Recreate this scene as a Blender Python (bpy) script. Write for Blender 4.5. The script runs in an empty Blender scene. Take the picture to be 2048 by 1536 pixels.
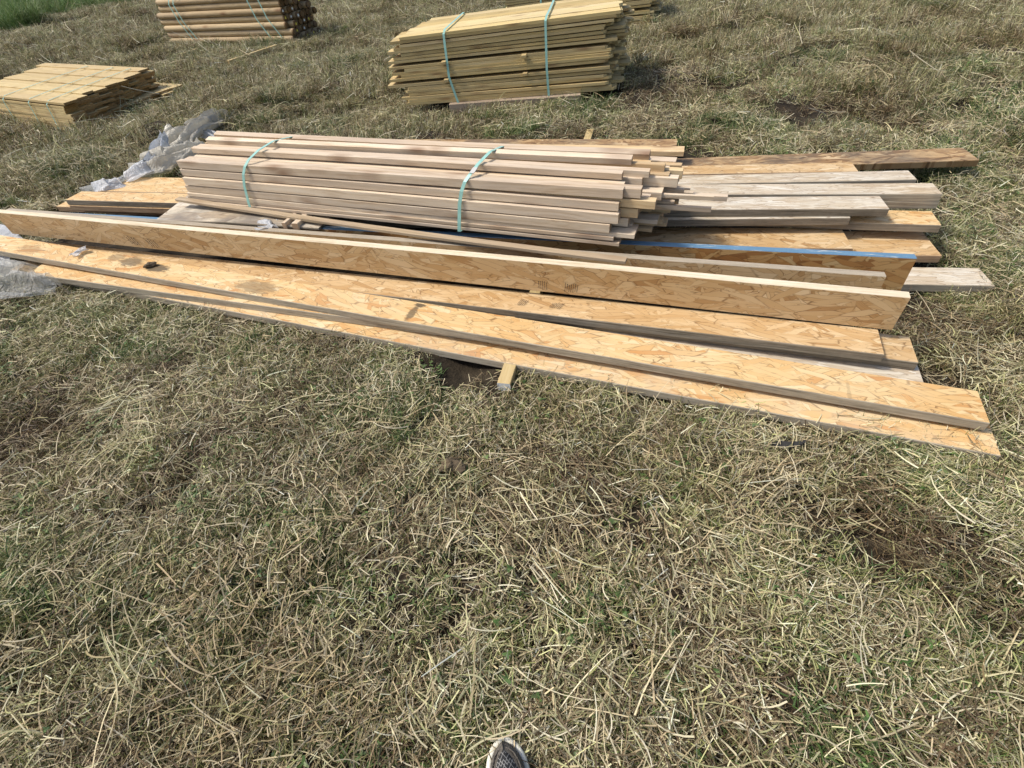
import bpy, math, random
import numpy as np
from mathutils import Matrix, Vector
random.seed(7); RNG = np.random.default_rng(11)
R_ = math.radians
scene = bpy.context.scene
COL = scene.collection

# ------------------------------------------------------------------ camera
FPX, PITCH, ROLL, CAMH = 1000.0, R_(44.2), R_(-7.0), 1.4      # focal in pixels of the 2048 px wide photograph
cp, sp, cr, sr = math.cos(PITCH), math.sin(PITCH), math.cos(ROLL), math.sin(ROLL)
VF = np.array([0, cp, -sp]); _R = np.array([1., 0, 0]); _U = np.array([0, sp, cp])
VR = cr*_R + sr*_U; VU = -sr*_R + cr*_U
cam = bpy.data.cameras.new('camera'); camo = bpy.data.objects.new('camera', cam); COL.objects.link(camo)
cam.sensor_width = 36.0; cam.lens = 36.0*FPX/2048; cam.clip_start = 0.02; cam.clip_end = 1000
camo.matrix_world = Matrix(((VR[0], VU[0], -VF[0], 0), (VR[1], VU[1], -VF[1], 0), (VR[2], VU[2], -VF[2], CAMH), (0, 0, 0, 1)))
scene.camera = camo
# ------------------------------------------------------------------ light
SUN_EL, SUN_AZ = R_(53), R_(-84)      # azimuth measured from +y (away from camera) towards +x: left
world = bpy.data.worlds.new('World'); scene.world = world; world.use_nodes = True
wn = world.node_tree; bg = wn.nodes['Background']
sky = wn.nodes.new('ShaderNodeTexSky'); sky.sky_type = 'NISHITA'; sky.sun_disc = False
sky.sun_elevation = SUN_EL; sky.sun_rotation = SUN_AZ; sky.air_density = 1.0; sky.dust_density = 3.0
wn.links.new(sky.outputs[0], bg.inputs[0]); bg.inputs[1].default_value = 0.15
sun = bpy.data.lights.new('sun', 'SUN'); sun.energy = 3.3; sun.angle = R_(9); sun.color = (1.0, 0.965, 0.905)
suno = bpy.data.objects.new('sun', sun); COL.objects.link(suno)
sd = Vector((math.sin(SUN_AZ)*math.cos(SUN_EL), math.cos(SUN_AZ)*math.cos(SUN_EL), math.sin(SUN_EL)))
suno.rotation_euler = sd.to_track_quat('Z', 'Y').to_euler(); suno.location = (0, 0, 20)
vs = scene.view_settings; vs.view_transform = 'Standard'; vs.look = 'None'; vs.exposure = 0.17; vs.gamma = 1.0; vs.use_curve_mapping = False

cy = scene.cycles; cy.use_denoising = True; cy.denoiser = 'OPENIMAGEDENOISE'; cy.denoising_input_passes = 'RGB_ALBEDO_NORMAL'; cy.max_bounces = 4; cy.diffuse_bounces = 2; cy.glossy_bounces = 2; cy.transparent_max_bounces = 12; cy.transmission_bounces = 3; cy.use_adaptive_sampling = True; cy.adaptive_threshold = .02
# ------------------------------------------------------------------ helpers
def at(px, py, z=0.0):
    """point of the place at height z that the photograph shows at pixel (px, py)"""
    d = VF + VR*(px-1024)/FPX - VU*(py-768)/FPX
    return np.array([0, 0, CAMH]) + d*((z-CAMH)/d[2])
def tag(o, label=None, cat=None, group=None, kind=None):
    if label: o['label'] = label
    if cat: o['category'] = cat
    if group: o['group'] = group
    if kind: o['kind'] = kind
    return o
def link(name, me, parent=None, M=None):
    o = bpy.data.objects.new(name, me); COL.objects.link(o)
    if parent is not None: o.parent = parent
    if M is not None: o.matrix_local = M
    return o
def mesh(name, V, F, mats, mi=None, smooth=False):
    me = bpy.data.meshes.new(name); me.from_pydata([tuple(map(float, v)) for v in V], [], F)
    for m in (mats if isinstance(mats, (list, tuple)) else [mats]): me.materials.append(m)
    if mi is not None: me.polygons.foreach_set('material_index', mi)
    if smooth: me.polygons.foreach_set('use_smooth', [True]*len(me.polygons))
    me.update(); return me
def frame(o, x, z=None):
    """matrix with origin o, X along x, Z near z"""
    x = Vector(x).normalized(); z = Vector(z or (0, 0, 1)); y = z.cross(x).normalized(); z = x.cross(y)
    return Matrix(((x[0], y[0], z[0], o[0]), (x[1], y[1], z[1], o[1]), (x[2], y[2], z[2], o[2]), (0, 0, 0, 1)))
def gz(x, y):
    """height of the ground"""
    x = np.asarray(x, float); y = np.asarray(y, float); z = 0*x; far = 1+1.6*np.clip((np.hypot(x, y)-3.4)/1.5, 0, 1)
    for a, wl, th, ph in GW: z = z + a*np.sin(2*math.pi/wl*(x*math.cos(th)+y*math.sin(th))+ph)
    return z*far
_r = random.Random(3)
GW = [(a, wl*_r.uniform(.85, 1.15), _r.uniform(0, 3.14), _r.uniform(0, 6.28)) for a, wl in
      ((.006, .27), (.006, .31), (.007, .43), (.008, .62), (.007, .85), (.008, 1.3), (.01, 2.3), (.012, 4.1), (.004, .19))]

# ------------------------------------------------------------------ materials
class NT:
    def __init__(s, name):
        s.m = bpy.data.materials.new(name); s.m.use_nodes = True; s.t = s.m.node_tree; s.n = s.t.nodes; s.l = s.t.links
        s.b = s.n['Principled BSDF']; s.out = s.n['Material Output']; s.b.inputs['Specular IOR Level'].default_value = .25
    def __call__(s, ty, ins=None, **kw):
        nd = s.n.new('ShaderNode'+ty)
        for k, v in kw.items(): setattr(nd, k, v)
        for k, v in (ins or {}).items():
            if hasattr(v, 'is_output') or isinstance(v, bpy.types.NodeSocket): s.l.new(v, nd.inputs[k])
            else: nd.inputs[k].default_value = v
        return nd
    def math(s, op, a, b=0.0, c=0.0, clamp=False):
        return s('Math', {0: a, 1: b, 2: c}, operation=op, use_clamp=clamp).outputs[0]
    def mix(s, fac, a, b, mode='MIX'):
        nd = s.n.new('ShaderNodeMix'); nd.data_type = 'RGBA'; nd.blend_type = mode
        for k, v in ((0, fac), (6, a), (7, b)):
            if isinstance(v, bpy.types.NodeSocket): s.l.new(v, nd.inputs[k])
            else: nd.inputs[k].default_value = v if k == 0 or len(v) == 4 else (*v, 1)
        return nd.outputs[2]
    def ramp(s, fac, stops, interp='LINEAR'):
        nd = s('ValToRGB', {0: fac}); e = nd.color_ramp.elements; nd.color_ramp.interpolation = interp
        while len(e) < len(stops): e.new(.5)
        for k, (p, c) in enumerate(stops):
            e[k].position = p; e[k].color = (*c, 1) if len(c) == 3 else c
        return nd.outputs[0]
    def coords(s, seed=1.0):
        """object coordinates shifted by the object's own random number"""
        tc = s('TexCoord'); oi = s('ObjectInfo'); r = s.math('MULTIPLY', oi.outputs['Random'], 37.0*seed)
        v = s('CombineXYZ', {0: r, 1: r, 2: r})
        return s('VectorMath', {0: tc.outputs['Object'], 1: v.outputs[0]}, operation='ADD').outputs[0], oi.outputs['Random'], tc.outputs['Object']
    def noise(s, vec, scale, detail=3, rough=.55, dist=0.0):
        return s('TexNoise', {'Vector': vec, 'Scale': scale, 'Detail': detail, 'Roughness': rough, 'Distortion': dist})
    def mapping(s, vec, scale=(1, 1, 1), rot=(0, 0, 0), loc=(0, 0, 0)):
        return s('Mapping', {'Vector': vec, 'Scale': scale, 'Rotation': rot, 'Location': loc}).outputs[0]
    def done(s, col, rough=.75, bump=None, bs=.2, bd=.002):
        if isinstance(col, bpy.types.NodeSocket): s.l.new(col, s.b.inputs['Base Color'])
        else: s.b.inputs['Base Color'].default_value = (*col, 1)
        if isinstance(rough, bpy.types.NodeSocket): s.l.new(rough, s.b.inputs['Roughness'])
        else: s.b.inputs['Roughness'].default_value = rough
        if bump is not None:
            bn = s('Bump', {'Height': bump, 'Strength': bs, 'Distance': bd}); s.l.new(bn.outputs[0], s.b.inputs['Normal'])
        return s.m

STR_WARM = [(0, (.22, .12, .05)), (.06, (.40, .23, .095)), (.16, (.52, .335, .155)), (.5, (.575, .395, .205)), (.85, (.63, .46, .26)), (1, (.70, .55, .35))]
STR_BRIGHT = [(0, (.42, .15, .045)), (.06, (.55, .27, .09)), (.16, (.64, .40, .17)), (.5, (.685, .475, .23)), (.85, (.73, .54, .29)), (1, (.78, .63, .40))]
STR_ORANGE = [(0, (.18, .075, .025)), (.15, (.36, .17, .055)), (.4, (.47, .25, .085)), (.7, (.55, .34, .14)), (1, (.62, .45, .23))]
STR_PALE = [(0, (.36, .27, .18)), (.15, (.50, .40, .28)), (.45, (.58, .49, .36)), (.75, (.64, .57, .45)), (1, (.72, .66, .55))]
STR_WORN = [(0, (.10, .06, .03)), (.2, (.26, .15, .07)), (.5, (.42, .27, .13)), (.8, (.52, .36, .19)), (1, (.6, .45, .27))]
def strand(name, stops, lens=(.105, .019), angs=(2, -13, 17, -36, 33, 64), stains=(), grey=0.0, greyc=(.36, .33, .28), mudc=(.10, .075, .045), bs=.35):
    """strand board: overlapping flakes at several angles, the upper flakes hiding the lower ones"""
    t = NT(name); vec, rnd, loc = t.coords()
    wob = t.noise(vec, 9, 2).outputs['Color']
    wv = t('VectorMath', {0: wob, 1: (.5, .5, .5)}, operation='SUBTRACT').outputs[0]
    wv = t('VectorMath', {0: wv, 'Scale': .014}, operation='SCALE').outputs[0]
    v2 = t('VectorMath', {0: vec, 1: wv}, operation='ADD').outputs[0]
    best = None
    for k, a in enumerate(angs):
        big = 1.0 + .35*((k*37) % 5)/4
        mp = t.mapping(t.mapping(v2, rot=(0, 0, R_(a)), loc=(k*3.7, k*1.9, 0)), scale=(1/(lens[0]*big), 1/(lens[1]*big), 0))
        vo = t('TexVoronoi', {'Vector': mp, 'Scale': 1.0, 'Randomness': 1.0}, voronoi_dimensions='2D', feature='F1')
        sc = t('SeparateColor', {0: vo.outputs['Color']})
        pri = sc.outputs[0] if k < 3 else t.math('MULTIPLY', sc.outputs[0], .86-.06*(k-3))
        # grain inside this flake, along the flake
        gr = t.noise(t.mapping(mp, scale=(.5, 7, 1)), 3.0, 2).outputs[0]
        tone = t.math('ADD', t.math('MULTIPLY', sc.outputs[1], .86), t.math('MULTIPLY', gr, .28))
        tone = t.math('SUBTRACT', tone, .07)
        ve = t('TexVoronoi', {'Vector': mp, 'Scale': 1.0, 'Randomness': 1.0}, voronoi_dimensions='2D', feature='DISTANCE_TO_EDGE').outputs['Distance']
        if best is None: best, bt, be = pri, tone, ve
        else:
            sel = t.math('GREATER_THAN', pri, best)
            bt = t.math('ADD', t.math('MULTIPLY', bt, t.math('SUBTRACT', 1.0, sel)), t.math('MULTIPLY', tone, sel))
            be = t.math('ADD', t.math('MULTIPLY', be, t.math('SUBTRACT', 1.0, sel)), t.math('MULTIPLY', ve, sel))
            best = t.math('MAXIMUM', best, pri)
    fl = t.ramp(bt, stops)
    broad = t.noise(vec, 2.3, 3).outputs[0]
    fl = t.mix(t.math('MULTIPLY', t.math('SUBTRACT', broad, .42, clamp=True), 1.6, clamp=True), fl, (.80, .66, .42), 'MULTIPLY')
    on = t.noise(vec, 14, 3, .6).outputs[0]
    line = t.math('MULTIPLY', t.ramp(be, [(.0, (1, 1, 1)), (.03, (.8, .8, .8)), (.07, (0, 0, 0))]), t.math('MULTIPLY', t.math('SUBTRACT', on, .30, clamp=True), 3.2, clamp=True))
    fl = t.mix(t.math('MULTIPLY', line, .80), fl, (.17, .085, .03))
    # hair-thin dark gaps at some flake edges
    h = t.math('MULTIPLY', best, 1.0)
    nz = t.noise(t.mapping(vec, scale=(8, 60, 8)), 3, 3).outputs[0]
    crack = t.math('LESS_THAN', nz, .33)
    fl = t.mix(t.math('MULTIPLY', crack, .55), fl, (.09, .05, .02))
    if grey:
        g = t.noise(vec, 3.1, 5, .65).outputs[0]
        gm = t.ramp(g, [(.42, (0, 0, 0)), (.62, (1, 1, 1))])
        fl = t.mix(t.math('MULTIPLY', gm, grey), fl, greyc)
    for (sx, sy, rx, ry, st) in stains:
        dv = t('VectorMath', {0: loc, 1: (sx, sy, 0)}, operation='SUBTRACT').outputs[0]
        dv = t('VectorMath', {0: dv, 1: (1/rx, 1/ry, 0)}, operation='MULTIPLY').outputs[0]
        d = t('VectorMath', {0: dv}, operation='LENGTH').outputs['Value']
        nn = t.noise(t.mapping(loc, scale=(25, 60, 1)), 1.0, 4, .7).outputs[0]
        m = t.math('SUBTRACT', t.math('ADD', t.math('SUBTRACT', 1.0, d), t.math('MULTIPLY', nn, 1.6)), .85)
        m = t.math('MULTIPLY', m, 3.0, clamp=True)
        fl = t.mix(t.math('MULTIPLY', m, st), fl, mudc)
    return t.done(fl, .62, t.math('ADD', h, t.math('MULTIPLY', nz, .3)), bs, .0016)
def edge(name, c0, c1, c2, fresh=0.0):
    """sawn edge of a strand board: thin layers along the length"""
    t = NT(name); vec, rnd, loc = t.coords()
    a = t.noise(t.mapping(vec, scale=(5, 160, 160)), 1.0, 4, .7).outputs[0]
    b = t.noise(t.mapping(vec, scale=(2.2, 30, 30)), 1.0, 3).outputs[0]
    c = t.noise(vec, 30, 3).outputs[0]
    v = t.math('ADD', t.math('MULTIPLY', a, .62), t.math('ADD', t.math('MULTIPLY', b, .3), t.math('MULTIPLY', c, .12)))
    col = t.ramp(v, [(.36, c0), (.5, c1), (.66, c2)])
    return t.done(col, .85, a, .5, .002)
def timber(name, c0, c1, c2, tint=.35, tints=((.74, .66, .56), (1, .93, .82)), knots=.5, grey=.25, yel=.0):
    """sawn softwood with grain along X, knots and a tone of its own for each piece"""
    t = NT(name); vec, rnd, loc = t.coords(3.0)
    wob = t.noise(t.mapping(vec, scale=(1.2, 6, 6)), 1.0, 2).outputs[0]
    gv = t.mapping(vec, scale=(1.3, 55, 55))
    gv = t('VectorMath', {0: gv, 1: t('CombineXYZ', {0: 0.0, 1: t.math('MULTIPLY', wob, 9.0), 2: t.math('MULTIPLY', wob, 7.0)}).outputs[0]}, operation='ADD').outputs[0]
    g = t.noise(gv, 1.0, 4, .6).outputs[0]
    f = t.noise(t.mapping(vec, scale=(14, 260, 260)), 1.0, 2).outputs[0]
    v = t.math('ADD', t.math('MULTIPLY', g, .8), t.math('MULTIPLY', f, .2))
    col = t.ramp(v, [(.3, c0), (.5, c1), (.7, c2)])
    if knots:
        vo = t('TexVoronoi', {'Vector': t.mapping(vec, scale=(3.0, 8, 8)), 'Scale': 1.0, 'Randomness': 1.0}, feature='F1')
        d = vo.outputs['Distance']
        k = t.ramp(d, [(0.06, (1, 1, 1)), (.16, (.55, .55, .55)), (.30, (0, 0, 0))])
        col = t.mix(t.math('MULTIPLY', k, knots), col, (.20, .085, .03))
    gm = t.ramp(t.noise(t.mapping(vec, scale=(1.5, 5, 5)), 1.0, 4, .6).outputs[0], [(.45, (0, 0, 0)), (.65, (1, 1, 1))])
    col = t.mix(t.math('MULTIPLY', gm, grey), col, (.46, .39, .33))
    r2 = t.math('FRACT', t.math('MULTIPLY', rnd, 13.7)); r3 = t.math('FRACT', t.math('MULTIPLY', rnd, 71.3))
    tc = t.mix(r2, tints[0], tints[1])
    col = t.mix(1.0, col, tc, 'MULTIPLY')
    col = t.mix(t.math('MULTIPLY', r3, tint), col, (.50, .345, .225))
    r4 = t.math('FRACT', t.math('MULTIPLY', rnd, 5.3))
    col = t.mix(t.math('MULTIPLY', t.math('GREATER_THAN', r4, .72), yel), col, (.97, .86, .62), 'MULTIPLY')
    return t.done(col, .72, v, .35, .0015)
def plain(name, c, rough=.6, var=.2, sc=12):
    t = NT(name); vec, rnd, loc = t.coords()
    n = t.noise(vec, sc, 4, .6).outputs[0]
    col = t.mix(n, tuple(x*(1-var) for x in c), tuple(min(1, x*(1+var)) for x in c))
    return t.done(col, rough, n, .15, .003)
def paint(name, c, under):
    """worn paint on a board edge"""
    t = NT(name); vec, rnd, loc = t.coords()
    a = t.noise(t.mapping(vec, scale=(9, 70, 70)), 1.0, 5, .7).outputs[0]
    m = t.ramp(a, [(.34, (1, 1, 1)), (.42, (0, 0, 0))])
    n = t.noise(vec, 7, 3).outputs[0]
    col = t.mix(n, tuple(x*.75 for x in c), tuple(min(1, x*1.25) for x in c))
    return t.done(t.mix(m, col, under), .6, a, .2, .001)

M_WARM = strand('strand_warm', STR_WARM)
M_BRIGHT = strand('strand_bright', STR_BRIGHT, grey=.12)
M_ORANGE = strand('strand_orange', STR_ORANGE, lens=(.075, .02))
M_PALE = strand('strand_pale', STR_PALE, lens=(.12, .011), angs=(1, -6, 8, -15, 14, 25), grey=.22, greyc=(.45, .43, .38))
M_WORN = strand('strand_worn', STR_WORN, grey=.75, greyc=(.13, .10, .07))
M_SHEET = strand('sheet_worn', STR_PALE, lens=(.2, .05), angs=(1, -9, 8, -15), grey=.85, greyc=(.20, .17, .14), bs=.15)
M_EDGE = edge('edge_grey', (.17, .14, .10), (.35, .295, .215), (.50, .43, .32))
M_EDGED = edge('edge_dark', (.10, .082, .058), (.23, .19, .135), (.36, .30, .22))
M_EDGEB = edge('edge_brown', (.16, .10, .055), (.33, .22, .13), (.46, .34, .22))
M_CREAM = edge('edge_cream', (.50, .39, .25), (.66, .55, .38), (.75, .66, .51))
M_BLUE = paint('edge_blue', (.12, .225, .33), (.50, .50, .46))
M_NAVY = paint('edge_navy', (.03, .085, .20), (.10, .14, .20))
M_LATH = timber('lath_wood', (.54, .40, .26), (.75, .62, .46), (.83, .73, .59), tint=.12, tints=((.72, .68, .64), (1, .98, .94)), grey=.4, knots=.75, yel=.8)
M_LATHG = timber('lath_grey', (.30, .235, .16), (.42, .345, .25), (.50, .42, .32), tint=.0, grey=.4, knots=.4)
M_LATHEND = timber('lath_end', (.34, .24, .16), (.47, .34, .23), (.56, .43, .31), knots=0)
M_PICK = timber('picket_wood', (.50, .38, .18), (.68, .55, .29), (.76, .64, .39), tint=.12, tints=((.68, .62, .48), (1.0, .97, .88)), knots=.7, grey=.2, yel=.4)
M_SLAT = timber('slat_wood', (.43, .32, .14), (.58, .45, .23), (.66, .54, .31), tint=.1, tints=((.85, .8, .7), (1, .98, .9)), knots=.4, grey=.1)
M_SLATEND = timber('slat_end_shaded', (.22, .13, .045), (.33, .205, .075), (.42, .28, .115), tint=.1, knots=0, grey=.2)  # board ends turned from the sun: their shade is painted into this colour
M_POLE = timber('pole_wood', (.37, .28, .155), (.50, .40, .25), (.59, .495, .335), tint=.08, knots=.7, grey=.25)
M_POLEEND = timber('pole_end_shaded', (.085, .05, .02), (.15, .09, .035), (.22, .14, .06), tint=.1, knots=0, grey=.2)  # pole ends coloured very dark, the shade on them included
M_SKID = timber('skid_wood', (.24, .19, .15), (.36, .30, .24), (.45, .38, .31), tint=.2, knots=.4, grey=.4)
M_STRAP = plain('strap_teal', (.30, .53, .46), .3, .2, 45)
M_LABEL = plain('label_white', (.78, .78, .72), .6, .05)
M_LABELY = plain('label_yellow', (.72, .58, .08), .6, .1)
M_INK = plain('ink', (.075, .055, .04), .8, .3)
M_CHALK = plain('white_end_paint', (.72, .72, .70), .8, .2, 60)
M_MUD = plain('mud', (.12, .09, .058), .95, .35, 40)
M_CLOD = plain('dry_soil', (.14, .105, .065), .95, .3, 40)
M_BLACK = plain('black_rubber', (.035, .033, .03), .6, .3)
def plastic(name, c, alpha):
    t = NT(name); vec, rnd, loc = t.coords()
    n = t.noise(vec, 25, 4, .65).outputs[0]
    col = t.mix(n, tuple(x*.8 for x in c), c)
    t.l.new(col, t.b.inputs['Base Color']); t.b.inputs['Roughness'].default_value = .3
    t.b.inputs['Specular IOR Level'].default_value = .6
    tr = t('BsdfTranslucent', {'Color': (*c, 1)}); tp = t('BsdfTransparent')
    m1 = t('MixShader', {0: .3, 1: t.b.outputs[0], 2: tr.outputs[0]})
    m2 = t('MixShader', {0: alpha, 1: tp.outputs[0], 2: m1.outputs[0]})
    n2 = t.noise(t.mapping(vec, scale=(30, 9, 20), rot=(.3, .5, .8)), 1.0, 4, .6, 1.5).outputs[0]
    bn = t('Bump', {'Height': t.math('ADD', n, t.math('MULTIPLY', n2, 2.0)), 'Strength': .9, 'Distance': .012}); t.l.new(bn.outputs[0], t.b.inputs['Normal'])
    t.l.new(m2.outputs[0], t.out.inputs[0]); return t.m
M_FILM = plastic('plastic_film', (.66, .65, .60), .50)
M_WRAP = plastic('plastic_wrap', (.70, .65, .54), .74)
M_WHITE = plastic('plastic_white', (.80, .81, .82), .9)

# ------------------------------------------------------------------ ground
def soil_mat():
    t = NT('soil'); g = t('NewGeometry').outputs['Position']
    a = t.noise(g, 9, 6, .65).outputs[0]; b = t.noise(g, 1.3, 4).outputs[0]; c = t.noise(g, 70, 3).outputs[0]
    col = t.ramp(a, [(.3, (.014, .010, .006)), (.5, (.03, .021, .012)), (.7, (.06, .044, .026))])
    col = t.mix(t.math('MULTIPLY', t.math('SUBTRACT', b, .45, clamp=True), 2.5, clamp=True), col, (.032, .028, .014))
    return t.done(col, .95, t.math('ADD', a, t.math('MULTIPLY', c, .4)), .9, .02)
M_SOIL = soil_mat()
rad = np.concatenate([[0.0], np.geomspace(.12, 400, 300)])
na = 420; ang = np.linspace(0, 2*math.pi, na, endpoint=False)
GX = np.outer(rad[1:], np.sin(ang)); GY = np.outer(rad[1:], np.cos(ang))
GZ = gz(GX, GY)*np.clip(3.0-rad[1:, None]/40, .0, 1)
V = np.concatenate([[[0, 0, float(gz(0, 0))]], np.stack([GX, GY, GZ], -1).reshape(-1, 3)])
nr = len(rad)-1
F = [(0, 1+(j+1) % na, 1+j) for j in range(na)]
for i in range(nr-1):
    o = 1+i*na
    F += [(o+j, o+(j+1) % na, o+na+(j+1) % na, o+na+j) for j in range(na)]
F = [f[::-1] for f in F]
ground = link('ground', mesh('ground', V, F, M_SOIL, smooth=True)); tag(ground, kind='structure')

# ------------------------------------------------------------------ boards
FOOT = []      # footprints where no grass is set
def prism(L, W, T, mats, ch=.0025, n=2, warp=None, cap=2, ends=None):
    """chamfered bar: X 0..L, Y 0..W, Z 0..T; slots: 0 wide faces, 1 edges, 2 end grain, 3 far (+Y) edge"""
    c = ch
    prof = [(c, 0), (W-c, 0), (W, c), (W, T-c), (W-c, T), (c, T), (0, T-c), (0, c)]
    kinds = [0, 0, 3, 3, 0, 0, 1, 1]    # profile edge k -> k+1
    kinds = [0, 1, 3, 3, 0, 1, 1, 1]
    V, F, mi = [], [], []
    for i in range(n+1):
        x = L*i/n; dy, dz = warp(i/n) if warp else (0, 0)
        V += [(x, y+dy, z+dz) for y, z in prof]
    for i in range(n):
        for k in range(8):
            a, b = i*8+k, i*8+(k+1) % 8
            F.append((a, a+8, b+8, b)); mi.append(min(kinds[k], len(mats)-1) if len(mats) > 1 else 0)
    F.append(tuple(range(8))); F.append(tuple(n*8+k for k in reversed(range(8))))
    e = min(2, len(mats)-1); mi += [e, e]
    return V, [f[::-1] for f in F], mi
def chaos(seed, ay, az):
    r = random.Random(seed); p, q = r.uniform(0, 6), r.uniform(0, 6); s = r.uniform(-1, 1); u = r.uniform(-1, 1)
    return lambda t: (ay*(s*math.sin(math.pi*t)+.25*math.sin(5*t+p)), az*(u*math.sin(math.pi*t)+.25*math.sin(4*t+q)))
def board(name, l, r, zl, zr, label, mats, w=.148, t=.036, upright=False, lean=0.0, seed=0, warp=.003, foot=True, cat='board', group=None):
    """l, r: where the photograph shows the ends of the near top edge; zl, zr: heights of that edge there"""
    a, b = at(*l, zl), at(*r, zr); d = b-a; L = float(np.linalg.norm(d))
    fr = np.array([-d[1], d[0], 0]); fr /= np.linalg.norm(fr)     # horizontal, away from the camera
    if not upright:
        V, F, mi = prism(L, w, t, mats, n=10, warp=chaos(seed, warp, warp*.6))
        V = [(x, y, z-t) for x, y, z in V]
        M = frame(a, d)
    else:   # local Y points up, local Z towards the camera
        V, F, mi = prism(L, w, t, mats, n=10, warp=chaos(seed, warp, warp))
        V = [(x, y-w, z-t) for x, y, z in V]
        up = Vector((0, 0, 1))+Vector(fr)*lean
        x = Vector(d).normalized(); z = x.cross(up).normalized(); y = z.cross(x)
        M = Matrix(((x[0], y[0], z[0], a[0]), (x[1], y[1], z[1], a[1]), (x[2], y[2], z[2], a[2]), (0, 0, 0, 1)))
    me = mesh(name, V, F, mats, mi)
    o = link(name, me, None, M); tag(o, label, cat, group)
    if foot:
        wd = fr*(t if upright else w); FOOT.append((a[:2], b[:2], (b+wd)[:2], (a+wd)[:2]))
    o['_len'] = L
    return o, M
def spot(M, px, py, z):
    """local coordinates on a board of the point shown at a pixel"""
    p = M.inverted() @ Vector(at(px, py, z)); return p.x, p.y, p.z

FOOT.append(tuple(at(*p)[:2] for p in ((20, 545, .05), (1750, 868, .03), (1790, 520, .05), (115, 405, .1))))
LSL = [M_BRIGHT, M_EDGE, M_EDGE, M_EDGE]
_a, _b = at(-60, 492, .18), at(1980, 847, .10)
MA = frame(_a, _b-_a)
st = []
for (px, py, rx, ry, s) in ((262, 521, .10, .05, .75), (312, 533, .10, .04, .9), (512, 570, .15, .06, .5), (232, 512, .06, .05, .5), (822, 622, .022, .075, .75), (838, 606, .03, .02, .9), (60, 497, .12, .05, .35), (1700, 790, .008, .09, .25)):
    x, y, _ = spot(MA, px, py, .178-.078*px/1980); st.append((x, y, rx, ry, s))
M_A = strand('strand_muddy', STR_BRIGHT, stains=st, grey=.1)
oB, MB_ = board('strand_board', (20, 540), (2002, 912), .088, .052, 'lowest front strand board, its right corner buried in the grass nearest the camera', [strand('strand_bottom', STR_BRIGHT, grey=.3, greyc=(.50, .47, .40))]+LSL[1:], seed=1)
oA2, _ = board('strand_board', (52, 547), (1010, 676), .121, .103, 'strand board sandwiched between the two longest front boards at the left', LSL, seed=2)
oA, _ = board('strand_board', (-60, 492), (1980, 847), .18, .10, 'long flat front strand board with mud smears and a mud clod at its left', [M_A]+LSL[1:], seed=3)
oL, _ = board('strand_board', (1180, 684), (1850, 772), .074, .07, 'whitish strand board end showing in the gap behind the long muddy board', [M_PALE, M_EDGE, M_CREAM, M_EDGE], seed=4)
oD, _ = board('strand_board', (900, 612), (1837, 726), .108, .108, 'strand board lying directly under the flat board with two faint stamps', [M_WARM]+[M_EDGED]*3, seed=5)
oC, MC = board('strand_board', (-25, 497), (1769, 710), .088, .145, 'flat strand board with two faint stamps lying along the foot of the upright board', [M_WARM, M_EDGED, M_EDGE, M_EDGE], seed=6)
oE, ME = board('strand_board', (-14, 424), (1821.6, 596), .302, .296, 'upright strand board with a cream top edge and two dark stamps on its face', [M_WARM, M_EDGED, M_EDGED, M_CREAM], upright=True, lean=-.04, seed=7, warp=.004)
oM, _ = board('strand_board', (8, 421), (1773, 553), .292, .265, 'upright strand board with a worn grey top edge between cream and blue edged boards', [M_WARM, M_EDGE, M_EDGE, edge('edge_light', (.22, .18, .13), (.36, .30, .22), (.48, .41, .31))], upright=True, lean=.05, seed=8)
oF, _ = board('strand_board', (75, 427), (1834, 517), .268, .262, 'upright strand board with a blue painted top edge', [M_ORANGE, M_EDGED, M_EDGE, M_BLUE], upright=True, lean=.04, seed=9)
oJ, _ = board('strand_board', (1380, 560), (1990, 572), .065, .06, 'low pale strand board end poking out right past the blue edged board', [M_PALE, M_EDGE, M_EDGE, M_EDGE], w=.14, seed=10)
oI, _ = board('strand_board', (900, 500), (1884, 512), .105, .10, 'wide flat strand board on the ground just behind the blue edged board', [M_WARM, M_EDGEB, M_EDGEB, M_EDGEB], w=.22, seed=11)
oI2, _ = board('strand_board', (900, 486), (1706, 498), .14, .137, 'flat strand board cut short on top of the wide board behind the blue edge', [M_WARM, M_EDGEB, M_EDGEB, M_EDGEB], w=.19, seed=12)
oH, _ = board('strand_board', (130, 400), (1883, 451), .18, .178, 'long pale strand board crossing under the lath bundle, bright at its left end', [M_BRIGHT, M_EDGED, M_EDGE, M_EDGE], w=.14, seed=13)
oH2, _ = board('strand_board', (138, 411), (1120, 446), .143, .14, 'strand board directly beneath the long pale one at the left, brown edge', [M_BRIGHT, M_EDGEB, M_EDGEB, M_EDGE], w=.16, seed=14)
oR1, _ = board('strand_board', (196, 382), (1240, 408), .179, .178, 'bright strand board behind the long pale board at the left of the lath bundle', [M_BRIGHT, M_EDGEB, M_EDGE, M_EDGE], w=.115, seed=15)
oR2, _ = board('strand_board', (236, 369), (1200, 388), .179, .178, 'rearmost bright strand board at the left, next to the white plastic', [M_BRIGHT, M_EDGEB, M_EDGE, M_EDGE], w=.13, seed=16)
oQ, _ = board('strand_board', (112, 413), (900, 447), .105, .105, 'low strand board at far left between blue edge and long pale board', [M_BRIGHT, M_EDGEB, M_EDGE, M_EDGE], w=.1, seed=17)
PALE = [M_PALE, M_EDGE, M_EDGE, M_EDGE]; PALED = [M_PALE, M_EDGED, M_EDGE, M_EDGE]
oG2b, _ = board('strand_board', (620, 446), (1701, 436), .214, .214, 'dark edged strand board under the nearest pale board right of the laths', [M_PALE, M_EDGED, M_EDGED, M_EDGE], w=.135, seed=18)
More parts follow.
